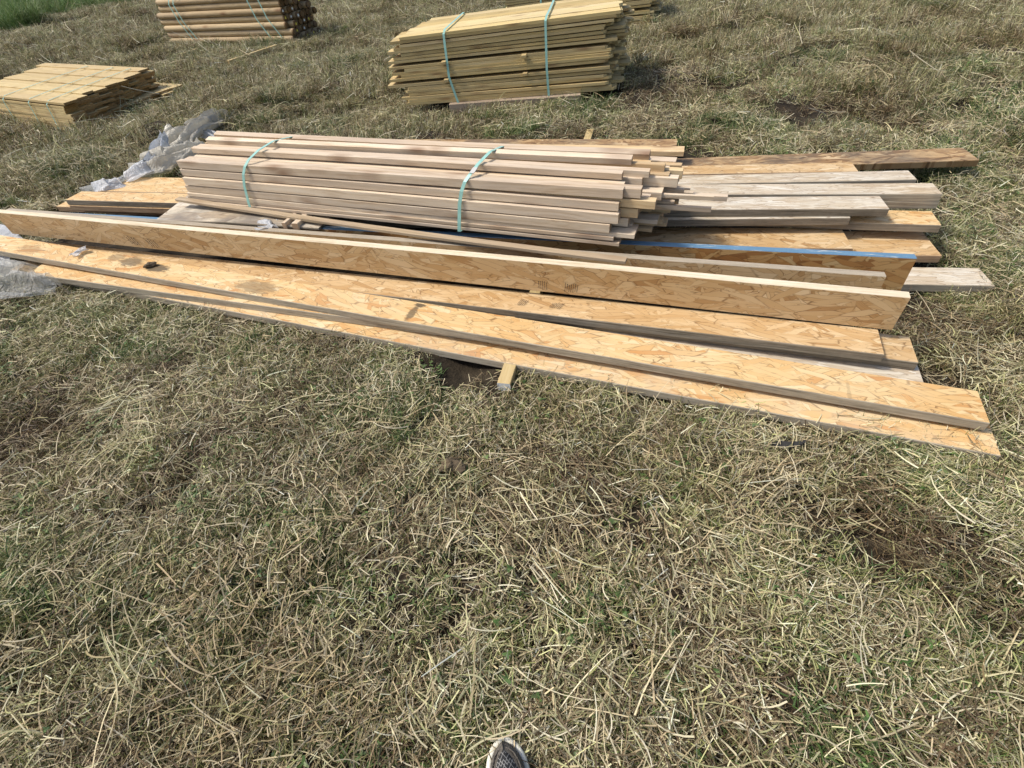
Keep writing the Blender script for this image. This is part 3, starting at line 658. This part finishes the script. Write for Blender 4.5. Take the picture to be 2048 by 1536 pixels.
# ------------------------------------------------------------------ shoe
def shoe():
    tip = at(1004, 1474, .035); root = bpy.data.objects.new('shoe', None); COL.objects.link(root)
    gzv = .012
    root.location = (tip[0], tip[1], gzv); root.rotation_euler = (0, 0, R_(7))     # local -Y runs back to the heel
    tag(root, 'dark textile slip-on shoe with a white rubber sole at the bottom edge', 'shoe')
    L = .285
    def half(s):    # s 0 at tip .. 1 at heel
        d = s*L
        if d < .075: return .049*math.sqrt(max(0, 1-((.075-d)/.075)**2.1))
        u = (d-.075)/(L-.075)
        h = .049-.018*math.sin(math.pi*min(1, u*1.15)/1.15)*.8-.006*u
        if u > .8: h *= math.sqrt(max(0, 1-((u-.8)/.2)**2.4))
        return h
    S = [0, .004, .012, .025, .045, .07, .1, .14, .18, .23, .3, .38, .47, .56, .65, .74, .83, .9, .95, .985, 1]
    def ring(scale_in, z):   # outline loop
        a = [(half(s)-scale_in if half(s) > scale_in else 0, -s*L) for s in S]
        lp = [(x, y) for x, y in a]+[(-x, y) for x, y in reversed(a[1:-1])]
        return lp
    def loft(levels, mat, name, cap=True, parent=root):
        V, F = [], []
        n = None
        for ins, z, dy in levels:
            lp = ring(ins, z); n = len(lp)
            cy = -L*.42
            k = 1-ins/.05*.0
            V += [(x, cy+(y-cy)*(1-ins/.142), z+dy*0) for x, y in lp]
        for i in range(len(levels)-1):
            for j in range(n): F.append((i*n+j, i*n+(j+1) % n, (i+1)*n+(j+1) % n, (i+1)*n+j))
        if cap: F.append(tuple(range(n-1, -1, -1)) ); F.append(tuple((len(levels)-1)*n+j for j in range(n)))
        F = [f[::-1] for f in F]
        return link(name, mesh(name, V, F, mat, smooth=True), parent)
    t = NT('sole_rubber'); vec, _, loc = t.coords(); n_ = t.noise(vec, 60, 4, .7).outputs[0]
    m_sole = t.done(t.ramp(n_, [(.35, (.50, .47, .38)), (.6, (.70, .68, .58))]), .6, n_, .2, .001)
    t = NT('shoe_canvas'); _, _, loc = t.coords()
    w_ = t.noise(t.mapping(loc, scale=(900, 140, 100)), 1, 2).outputs[0]
    m_up = t.done(t.ramp(w_, [(.35, (.045, .04, .033)), (.65, (.16, .14, .115))]), .9, w_, .5, .001)
    # zig-zag knit
    t = NT('shoe_knit'); _, _, loc = t.coords(); sx = t('SeparateXYZ', {0: loc})
    tri = t.math('PINGPONG', t.math('ADD', sx.outputs[0], .1), .007)
    u = t.math('ADD', t.math('MULTIPLY', tri, 1.5), sx.outputs[1])
    u2 = t.math('SUBTRACT', sx.outputs[1], t.math('MULTIPLY', tri, 1.5))
    f1 = t.math('PINGPONG', t.math('ADD', u, .5), .0055)
    f2 = t.math('PINGPONG', t.math('ADD', u2, .5), .011)
    l1 = t.math('LESS_THAN', f1, .0011); l2 = t.math('LESS_THAN', f2, .0012)
    ll = t.math('MAXIMUM', l1, l2); nn = t.noise(loc, 400, 2).outputs[0]
    c_ = t.mix(t.math('MULTIPLY', ll, t.math('ADD', nn, .25)), (.025, .025, .026), (.30, .29, .27))
    m_kn = t.done(c_, .9, ll, .4, .001)
    loft([(.003, -.004, 0), (0, .0, 0), (0, .014, 0), (.001, .026, 0), (.004, .029, 0), (.0085, .029, 0), (.0105, .027, 0), (.011, .022, 0)], m_sole, 'sole')
    loft([(.0108, .020, 0), (.0104, .033, 0), (.012, .042, 0), (.016, .050, 0), (.021, .0555, 0), (.030, .059, 0), (.040, .061, 0)], m_up, 'upper')
    # knit panel on the instep: a tongue-shaped dome lying on the upper
    V, F = [], []; nu, nv = 16, 13
    for i in range(nu):
        s = i/(nu-1); d = .026+.10*s; hw = .034*math.sqrt(min(1, s*1.6+.0001)) if s < .6 else .033
        for j in range(nv):
            v = j/(nv-1)*2-1
            z = .061+.0035+.016*s-(.014+.010*s)*v*v-.012*max(0, (.25-s)/.25)**2
            V.append((hw*v, -d, z))
    F = [(i*nv+j, (i+1)*nv+j, (i+1)*nv+j+1, i*nv+j+1) for i in range(nu-1) for j in range(nv-1)]
    link('knit_panel', mesh('knit_panel', V, F, m_kn, smooth=True), root)
    V, F = [], []           # stitched welt round the panel
    pts = [(-.033, -.126), (-.034, -.095), (-.033, -.075), (-.029, -.055), (-.022, -.040), (-.012, -.029), (0, -.0255), (.012, -.029), (.022, -.040), (.029, -.055), (.033, -.075), (.034, -.095), (.033, -.126)]
    for i, (x, y) in enumerate(pts):
        s = (-y-.026)/.10; v = x/.034
        z = .061+.0035+.016*max(0, s)-(.014+.010*s)*v*v-.012*max(0, (.25-s)/.25)**2
        for a in range(6):
            th = 2*math.pi*a/6; q = Vector((x, y+.03, 0)).normalized()
            V.append((x+q.x*.0028*math.cos(th), y+q.y*.0028*math.cos(th), z-.0005+.0028*math.sin(th)))
    for i in range(len(pts)-1):
        for a in range(6): F.append((i*6+a, i*6+(a+1) % 6, i*6+6+(a+1) % 6, i*6+6+a))
    link('welt', mesh('welt', V, F, m_up, smooth=True), root)
    FOOT.append(tuple(np.array([tip[0]+dx, tip[1]+dy]) for dx, dy in ((-.05, -.3), (.06, -.3), (.06, -.005), (-.05, -.005))))
shoe()

# ------------------------------------------------------------------ grass
def grass_mat():
    t = NT('grass'); at_ = t('Attribute'); at_.attribute_name = 'col'; pos = t('NewGeometry').outputs['Position']
    a = t.noise(pos, 1.1, 4, .6).outputs[0]; b = t.noise(pos, 4.5, 3).outputs[0]
    c = at_.outputs['Color']
    c = t.mix(t.math('MULTIPLY', t.math('SUBTRACT', a, .45, clamp=True), 3.0, clamp=True), c, (.56, .46, .34), 'MULTIPLY')
    c = t.mix(t.math('MULTIPLY', t.math('SUBTRACT', .50, b, clamp=True), 1.8, clamp=True), c, (.80, .92, .60), 'MULTIPLY')
    t.b.inputs['Specular IOR Level'].default_value = .35
    t.l.new(c, t.b.inputs['Base Color']); t.b.inputs['Roughness'].default_value = .5
    tr = t('BsdfTranslucent', {'Color': c})
    m = t('MixShader', {0: .22, 1: t.b.outputs[0], 2: tr.outputs[0]}); t.l.new(m.outputs[0], t.out.inputs[0])
    return t.m
M_GRASS = grass_mat()
class Blades:
    def __init__(s): s.V, s.F, s.C, s.n = [], [], [], 0
    def add(s, base, az, el0, el1, L, w, col, curl=0.0, seg=4, taper=.35, facing=None, zmin=.001):
        """ribbons, all arrays of length N: start, heading, start and end elevation, length, width, colour"""
        N = len(L); P = base.copy(); dirs = []
        pts = [P.copy()]
        for k in range(seg):
            f = (k+.5)/seg; el = el0*(1-f)+el1*f; a = az+curl*f
            d = np.stack([np.cos(el)*np.cos(a), np.cos(el)*np.sin(a), np.sin(el)], -1)
            P = P+d*(L/seg)[:, None]; P[:, 2] = np.maximum(P[:, 2], zmin); pts.append(P.copy())
        th = RNG.uniform(-.9, .9, N) if facing is None else facing
        V = np.zeros((N, seg+1, 2, 3))
        for k in range(seg+1):
            a = az+curl*k/seg
            side = np.stack([-np.sin(a)*np.cos(th), np.cos(a)*np.cos(th), np.sin(th)], -1)
            ww = w*(1-(1-taper)*(k/seg)**1.5)/2
            V[:, k, 0] = pts[k]-side*ww[:, None]; V[:, k, 1] = pts[k]+side*ww[:, None]
        q = s.n+np.arange(N)[:, None]*(2*(seg+1))
        for k in range(seg):
            o = q+2*k; s.F.append(np.concatenate([o, o+1, o+3, o+2], 1))
        s.V.append(V.reshape(-1, 3)); s.C.append(np.repeat(col, 2*(seg+1), 0)); s.n += N*2*(seg+1)
    def object(s, name, col):
        V = np.concatenate(s.V); F = np.concatenate(s.F); C = np.concatenate(s.C)
        me = bpy.data.meshes.new(name); me.vertices.add(len(V)); me.vertices.foreach_set('co', V.astype(np.float32).ravel())
        me.loops.add(F.size); me.loops.foreach_set('vertex_index', F.astype(np.int32).ravel())
        me.polygons.add(len(F)); me.polygons.foreach_set('loop_start', np.arange(0, F.size, 4, dtype=np.int32)); me.polygons.foreach_set('loop_total', np.full(len(F), 4, np.int32))
        ca = me.attributes.new('col', 'FLOAT_COLOR', 'POINT'); ca.data.foreach_set('color', np.concatenate([C, np.ones((len(C), 1))], 1).astype(np.float32).ravel())
        me.materials.append(M_GRASS); me.update(calc_edges=True); me.validate()
        o = bpy.data.objects.new(name, me); col.objects.link(o); return o
def disc(N, R):
    r = R*np.sqrt(RNG.random(N)); a = RNG.random(N)*6.283; return np.stack([r*np.cos(a), r*np.sin(a), np.zeros(N)], -1)
STRAW = np.array([[.56, .48, .30], [.64, .56, .37], [.44, .36, .205], [.52, .48, .27], [.34, .26, .15], [.72, .65, .47], [.46, .44, .22], [.50, .40, .24]])
BROWN = np.array([[.13, .085, .045], [.18, .125, .065], [.095, .062, .034], [.24, .175, .095], [.15, .115, .06]])
OLIVE = np.array([[.22, .23, .08], [.30, .30, .12], [.16, .19, .06], [.40, .39, .19]])
GREEN = np.array([[.07, .125, .032], [.095, .16, .042], [.13, .195, .06], [.052, .095, .027], [.17, .215, .08]])
def cols(pal, N, v=.22):
    return np.clip(pal[RNG.integers(0, len(pal), N)]*(1+RNG.normal(0, v, (N, 1))), .01, .85)
def hay(b, N, R, heading=None, pal=STRAW, Lr=(.05, .24), wr=(.0016, .0034), spread=3.14, zmax=.055):
    p = disc(N, R); p[:, 2] = RNG.random(N)**1.6*zmax
    az = RNG.random(N)*6.283 if heading is None else heading+RNG.normal(0, spread, N)
    L = RNG.uniform(*Lr, N)*RNG.uniform(.5, 1, N)
    p[:, :2] -= np.stack([np.cos(az), np.sin(az)], -1)*(L/2)[:, None]
    e0 = RNG.normal(.10, .22, N); e1 = e0-RNG.uniform(0, .5, N)
    b.add(p, az, e0, e1, L, RNG.uniform(*wr, N), cols(pal, N), RNG.normal(0, .7, N), 5, .6)
def chips(b, N, R, pal, zmax=.03):
    p = disc(N, R); p[:, 2] = RNG.random(N)*zmax
    e = RNG.normal(.1, .45, N)
    b.add(p, RNG.random(N)*6.283, e, e-.1, RNG.uniform(.012, .05, N), RNG.uniform(.0015, .0036, N), cols(pal, N, .3), RNG.normal(0, .3, N), 1, .8)
def stub(b, N, R, pal, Lr=(.02, .065), tuft=8):
    c = disc(max(1, N//tuft), R); k = RNG.integers(0, len(c), N); p = c[k]+disc(N, .022)
    az = RNG.random(N)*6.283; e0 = RNG.normal(1.15, .3, N); 
    b.add(p, az, e0, e0-RNG.uniform(.0, .5, N), RNG.uniform(*Lr, N), RNG.uniform(.0018, .0036, N), cols(pal, N, .28), RNG.normal(0, .3, N), 2, .6)
def green(b, N, R, Lr=(.03, .10), pal=GREEN, wr=(.002, .0042), up=.9, tuft=14):
    c = disc(max(1, N//tuft), R); k = RNG.integers(0, len(c), N); p = c[k]+disc(N, .03)
    az = RNG.random(N)*6.283; e0 = RNG.normal(up, .35, N)
    b.add(p, az, e0, e0-RNG.uniform(.2, 1.4, N), RNG.uniform(*Lr, N), RNG.uniform(*wr, N), cols(pal, N, .25), RNG.normal(0, .4, N), 4, .15)
def leaves(b, N, R, pal=GREEN):
    p = disc(N, R); p[:, 2] = RNG.uniform(.005, .045, N); 
    for q in range(3):
        az = RNG.random(N)*.6+q*2.09+p[:, 0]*40; e = RNG.normal(.1, .25, N)
        b.add(p, az, e, e-.3, RNG.uniform(.008, .016, N), RNG.uniform(.006, .011, N), cols(pal, N, .2)*1.05, np.zeros(N), 2, .55, facing=RNG.uniform(-.3, .3, N))
protos = bpy.data.collections.new('grass_clumps'); CL = {}
def proto(kind, fn):
    b = Blades(); fn(b); i = sum(len(v) for v in CL.values()); b.object('grass_clump_%03d' % i, protos); CL.setdefault(kind, []).append(i)
for v in range(6):
    hd = RNG.random()*6.28
    proto('hay', lambda b: (chips(b, 200, .18, BROWN, .015), stub(b, 150, .18, OLIVE), stub(b, 150, .18, STRAW, (.015, .05)), chips(b, 330, .18, STRAW, .045), hay(b, 60, .18, pal=BROWN, zmax=.02, wr=(.002, .004)), hay(b, 90, .18, pal=STRAW, Lr=(.04, .14), wr=(.0022, .0042)), hay(b, 60, .17, hd, STRAW*1.08, (.05, .18), (.0024, .0044), spread=.35, zmax=.05), green(b, 30, .17, (.02, .06))))
for v in range(6):
    proto('mixed', lambda b: (chips(b, 150, .18, BROWN, .015), stub(b, 240, .18, OLIVE), stub(b, 190, .18, STRAW, (.015, .05)), green(b, 190, .18, (.02, .07)), chips(b, 260, .18, STRAW, .045), chips(b, 120, .18, OLIVE*1.2, .045), hay(b, 50, .18, pal=STRAW, Lr=(.04, .12), wr=(.002, .004)), leaves(b, 10, .16)))
for v in range(5):
    proto('brown', lambda b: (hay(b, 120, .18, pal=BROWN, Lr=(.04, .16), wr=(.0018, .0034)), chips(b, 200, .18, BROWN, .035), hay(b, 55, .18, pal=STRAW*.9, Lr=(.05, .18), wr=(.0018, .0034)), stub(b, 90, .17, BROWN), chips(b, 80, .18, STRAW*.85), stub(b, 40, .17, OLIVE)))
for v in range(4):
    proto('green', lambda b: (green(b, 430, .17, (.03, .085)), green(b, 200, .17, (.03, .08), OLIVE), stub(b, 140, .17, OLIVE), stub(b, 90, .17, STRAW), hay(b, 60, .18, pal=STRAW, Lr=(.05, .18), zmax=.065, wr=(.002, .004)), chips(b, 200, .18, STRAW, .06), leaves(b, 26, .15)))
for v in range(3):
    proto('tuft', lambda b: (green(b, 130, .13, (.05, .14), GREEN*.85, wr=(.003, .005), up=.9, tuft=14), green(b, 90, .14, (.05, .13), OLIVE*.8, up=.9), green(b, 60, .14, (.05, .12), STRAW*.8, up=.8), hay(b, 40, .16, zmax=.07)))
for v in range(3):
    proto('weed', lambda b: (leaves(b, 30, .08), green(b, 30, .08, (.03, .07))))
for v in range(4):
    hd = RNG.random()*6.28
    proto('long', lambda b: (hay(b, 26, .18, hd, STRAW*1.08, (.10, .26), (.0022, .0042), spread=.35, zmax=.06), hay(b, 6, .2, None, STRAW*1.1, (.10, .3), (.0022, .004), zmax=.07)))
for v in range(5):
    proto('far', lambda b: (stub(b, 420, .30, STRAW, (.03, .09), 6), stub(b, 380, .30, BROWN, (.03, .08), 6), stub(b, 330, .3, OLIVE, (.03, .09), 6), chips(b, 260, .30, STRAW, .05), chips(b, 260, .30, BROWN, .03), hay(b, 60, .3, None, STRAW, (.08, .25), (.003, .005), zmax=.06), green(b, 120, .3, (.03, .08))))
for v in range(3):
    proto('meadow', lambda b: (green(b, 420, .45, (.35, .75), GREEN*1.6, (.006, .011), up=1.3, tuft=10), green(b, 60, .45, (.4, .8), OLIVE, (.005, .008), up=1.3)))
# where what grows (centres read off the photograph, radii in metres)
PATCH = {'green': [(745, 800, .16), (700, 860, .14), (470, 1110, .16), (560, 1180, .13), (330, 660, .16), (420, 650, .1), (1840, 940, .14), (1750, 960, .12), (1620, 940, .09), (25, 700, .12), (30, 1190, .10), (350, 1340, .08), (640, 1090, .16), (790, 960, .10),
                   (1465, 255, .28), (1150, 225, .35), (215, 345, .35), (560, 200, .4), (690, 150, .4), (1990, 230, .5), (1905, 345, .25), (1940, 120, .6), (180, 255, .5), (840, 1330, .1), (1040, 1180, .08), (1900, 1330, .08), (1700, 1330, .09), (640, 980, .12), (10, 640, .2), (260, 45, .9), (80, 90, 1.2), (240, 65, .6)],
         'soil': [(620, 700, .13), (600, 770, .13), (395, 900, .10), (50, 900, .26), (345, 985, .08), (1060, 790, .10), (1010, 860, .06), (1400, 90, .55), (1340, 150, .4), (1560, 225, .22), (1750, 60, .35), (1480, 20, .6), (1330, 210, .3), (90, 1060, .10), (1180, 1000, .07), (1440, 1060, .06), (820, 0, .5), (640, 640, .1), (800, 195, .25), (1900, 620, .15), (1950, 700, .12)],
         'long': [(660, 880, .2), (600, 1000, .2), (1500, 950, .25), (1850, 1150, .2), (250, 880, .2), (1050, 1100, .25), (1350, 1250, .25), (1560, 1350, .2), (1180, 210, .2), (1900, 400, .3), (500, 1250, .2), (150, 1150, .2), (1700, 1050, .2)]}
PW = {k: [(*at(x, y, 0)[:2], r) for x, y, r in v] for k, v in PATCH.items()}
def infl(k, X, Y):
    m = np.zeros(len(X))
    wob = .25*np.sin(9*X+3*Y)+.25*np.sin(-5*X+11*Y+1)
    for x, y, r in PW[k]: m = np.maximum(m, 1.25-(np.hypot(X-x, Y-y)/r)*(1+.35*wob))
    return np.clip(m*1.4, 0, 1)
def inside(X, Y, shrink=0.0):
    out = np.zeros(len(X), bool)
    for q in FOOT:
        q = [np.array(p) for p in q]; s = np.ones(len(X), bool)
        c = sum(q)/len(q); sg = None
        for i in range(len(q)):
            a, b = q[i], q[(i+1) % len(q)]; e = b-a; nrm = np.array([-e[1], e[0]])/np.linalg.norm(e)
            if np.dot(c-a, nrm) < 0: nrm = -nrm
            s &= ((X-a[0])*nrm[0]+(Y-a[1])*nrm[1]) > shrink
        out |= s
    return out
pts, idx, rot, scl = [], [], [], []
def put(X, Y, kinds, s, zoff=0.0, tilt=.08):
    """scatter clumps; kinds: one kind name for each point"""
    N = len(X); Z = gz(X, Y)+zoff
    pts.append(np.stack([X, Y, Z], -1)); scl.append(s)
    idx.append(np.array([CL[k][RNG.integers(0, len(CL[k]))] for k in kinds]))
    rot.append(np.stack([RNG.normal(0, tilt, N), RNG.normal(0, tilt, N), RNG.random(N)*6.283], -1))
def sector(N, r0, r1, a0, a1, p=1.0):
    u = RNG.random(N); r = (r0**p+(r1**p-r0**p)*u)**(1/p); a = RNG.uniform(R_(a0), R_(a1), N); return r*np.sin(a), r*np.cos(a), r
# near field
X, Y, D = sector(1450, .0, 3.4, -105, 105, 2.0)
k1 = ~inside(X, Y, -.01)
X, Y, D = X[k1], Y[k1], D[k1]
def kinds_for(X, Y, base):
    g_, s_ = infl('green', X, Y), infl('soil', X, Y); u = RNG.random(len(X)); w = RNG.random(len(X)); out = []
    nz = .5+.25*np.sin(2.1*X+1.3*Y)+.25*np.sin(-1.7*X+2.9*Y+2)
    bl = (np.sin(6.1*X+2.3*Y)+np.sin(-3.7*X+7.1*Y+1.3)+np.sin(9.3*X-5.9*Y+.4)+np.sin(2.2*X+4.4*Y+4))/4
    br_ = np.clip((bl-.36)*3.2, 0, .55); g_ = np.maximum(g_, np.clip((-bl-.34)*2.6, 0, .8))
    for i in range(len(X)):
        if w[i] < s_[i]*.96: out.append('none' if u[i] < .34 else 'brown')
        elif w[i] < g_[i]*.9: out.append('green')
        elif u[i] < br_[i]: out.append('brown')
        else:
            v = u[i]+.22*(nz[i]-.5)+(.16 if X[i] > .6 and Y[i] > 3.3 else 0)
            out.append(base[0] if v < .42 else base[1] if v < .80 else base[2])
    return np.array(out)
K = kinds_for(X, Y, ('hay', 'mixed', 'brown')); m = K != 'none'
put(X[m], Y[m], K[m], RNG.uniform(.72, 1.12, m.sum()))
# loose long straw on top of everything near, more in the swathes
X, Y, D = sector(330, .0, 3.6, -105, 105, 2.0)
keep = ~inside(X, Y, -.09) & (RNG.random(len(X)) < .35+.65*infl('long', X, Y)) & (infl('soil', X, Y) < .6)
X, Y = X[keep], Y[keep]; put(X, Y, ['long']*len(X), RNG.uniform(.7, 1.1, len(X)), .012)
# small weeds
X, Y, D = sector(260, .2, 4.0, -90, 90, 2.0); keep = ~inside(X, Y, -.08); X, Y = X[keep], Y[keep]
put(X, Y, ['weed']*len(X), RNG.uniform(.5, 1.0, len(X)))
# middle distance
X, Y, D = sector(3000, 3.3, 13.5, -58, 62, 1.35); keep = ~inside(X, Y, -.03); X, Y, D = X[keep], Y[keep], D[keep]
K = kinds_for(X, Y, ('hay', 'mixed', 'brown'))
far = (RNG.random(len(X)) < np.clip((D-4)/4, 0, .8)) & (K != 'green') & (K != 'none'); K[far] = 'far'
m = K != 'none'; put(X[m], Y[m], K[m], RNG.uniform(.8, 1.25, m.sum())*(1+.03*D[m]), 0, .12)
# far away
X, Y, D = sector(4500, 13, 60, -60, 40, 1.2); keep = (X > -11) | (Y < 15.5); X, Y, D = X[keep], Y[keep], D[keep]
put(X, Y, ['far']*len(X), RNG.uniform(1.0, 1.5, len(X))*(1+.03*D))
# darker tufts standing in the mown field
T = [(345, 140, .55, 10), (330, 122, .4, 5), (420, 110, .4, 6), (700, 150, .4, 6), (540, 215, .3, 5), (520, 110, .5, 8), (1460, 255, .3, 3), (1185, 232, .25, 4), (1940, 350, .4, 3), (1780, 90, .5, 8), (1600, 130, .5, 6), (215, 350, .45, 7), (1840, 150, .5, 8), (470, 270, .25, 5), (1330, 0, .5, 5), (620, 20, .7, 7), (1980, 270, .5, 4), (830, 50, .5, 4)]
for px, py, r_, n_ in T:
    c = at(px, py, 0); a = RNG.random(n_)*6.28; rr = r_*np.sqrt(RNG.random(n_))*.8
    X, Y = c[0]+rr*np.cos(a), c[1]+rr*np.sin(a); keep = ~inside(X, Y, -.08); X, Y = X[keep], Y[keep]
    put(X, Y, ['tuft']*len(X), RNG.uniform(.9, 1.7, len(X)))
# a few blades leaning against the beams
for (px, py, n_) in ((1880, 905, 4), (1900, 590, 5), (1850, 900, 3), (1960, 600, 3), (780, 690, 3), (1850, 330, 4), (1950, 335, 4), (1120, 760, 3), (1960, 930, 4)):
    c = at(px, py, 0.02); X = c[0]+RNG.normal(0, .05, n_); Y = c[1]+RNG.normal(0, .035, n_)
    put(X, Y, ['mixed']*n_, RNG.uniform(.5, .8, n_))
ea, eb = at(60, 556, .03), at(2010, 920, .0)
for f0, f1, n_ in ((.0, .18, 8), (.30, .44, 4), (.66, .97, 9)):
    f = RNG.uniform(f0, f1, n_); q = ea[None]*(1-f[:, None])+eb[None]*f[:, None]; off = RNG.uniform(.09, .16, n_)
    put(q[:, 0]-off*.42, q[:, 1]-off*.9, RNG.choice(['hay', 'mixed', 'hay'], n_), RNG.uniform(.8, 1.15, n_), .006)
# uncut meadow at the top left
X = RNG.uniform(-52, -10.6, 4500); Y = RNG.uniform(15.5, 75, 4500)
keep = (X < -10.9+.0*(Y-18)+.4*np.sin(Y)) & (np.abs(np.degrees(np.arctan2(X, Y))) < 62); X, Y = X[keep], Y[keep]
put(X, Y, ['meadow']*len(X), RNG.uniform(.8, 1.2, len(X)))
P = np.concatenate(pts); I = np.concatenate(idx); RO = np.concatenate(rot); SC = np.concatenate(scl)
me = bpy.data.meshes.new('grass'); me.vertices.add(len(P)); me.vertices.foreach_set('co', P.astype(np.float32).ravel())
for nm, ty, d in (('idx', 'INT', I.astype(np.int32)), ('scl', 'FLOAT', SC.astype(np.float32))):
    me.attributes.new(nm, ty, 'POINT').data.foreach_set('value', d)
me.attributes.new('rot', 'FLOAT_VECTOR', 'POINT').data.foreach_set('vector', RO.astype(np.float32).ravel())
me.update(); grass = link('grass', me); tag(grass, 'mown straw-coloured grass and hay stubble covering the field', 'grass', kind='stuff')
ng = bpy.data.node_groups.new('scatter_grass', 'GeometryNodeTree')
ng.interface.new_socket('Geometry', in_out='INPUT', socket_type='NodeSocketGeometry'); ng.interface.new_socket('Geometry', in_out='OUTPUT', socket_type='NodeSocketGeometry')
N_ = ng.nodes; gi, go = N_.new('NodeGroupInput'), N_.new('NodeGroupOutput'); ip = N_.new('GeometryNodeInstanceOnPoints'); ci = N_.new('GeometryNodeCollectionInfo')
ci.inputs['Collection'].default_value = protos; ci.inputs['Separate Children'].default_value = True; ci.inputs['Reset Children'].default_value = True
def attr(nm, ty):
    a = N_.new('GeometryNodeInputNamedAttribute'); a.data_type = ty; a.inputs['Name'].default_value = nm; return a.outputs['Attribute']
lk = ng.links.new
lk(gi.outputs[0], ip.inputs['Points']); lk(ci.outputs[0], ip.inputs['Instance']); ip.inputs['Pick Instance'].default_value = True
lk(attr('idx', 'INT'), ip.inputs['Instance Index']); lk(attr('scl', 'FLOAT'), ip.inputs['Scale'])
er = N_.new('FunctionNodeEulerToRotation'); lk(attr('rot', 'FLOAT_VECTOR'), er.inputs[0]); lk(er.outputs[0], ip.inputs['Rotation'])
lk(ip.outputs[0], go.inputs[0])
md = grass.modifiers.new('scatter', 'NODES'); md.node_group = ng

for o in COL.objects:
    if '_len' in o: del o['_len']
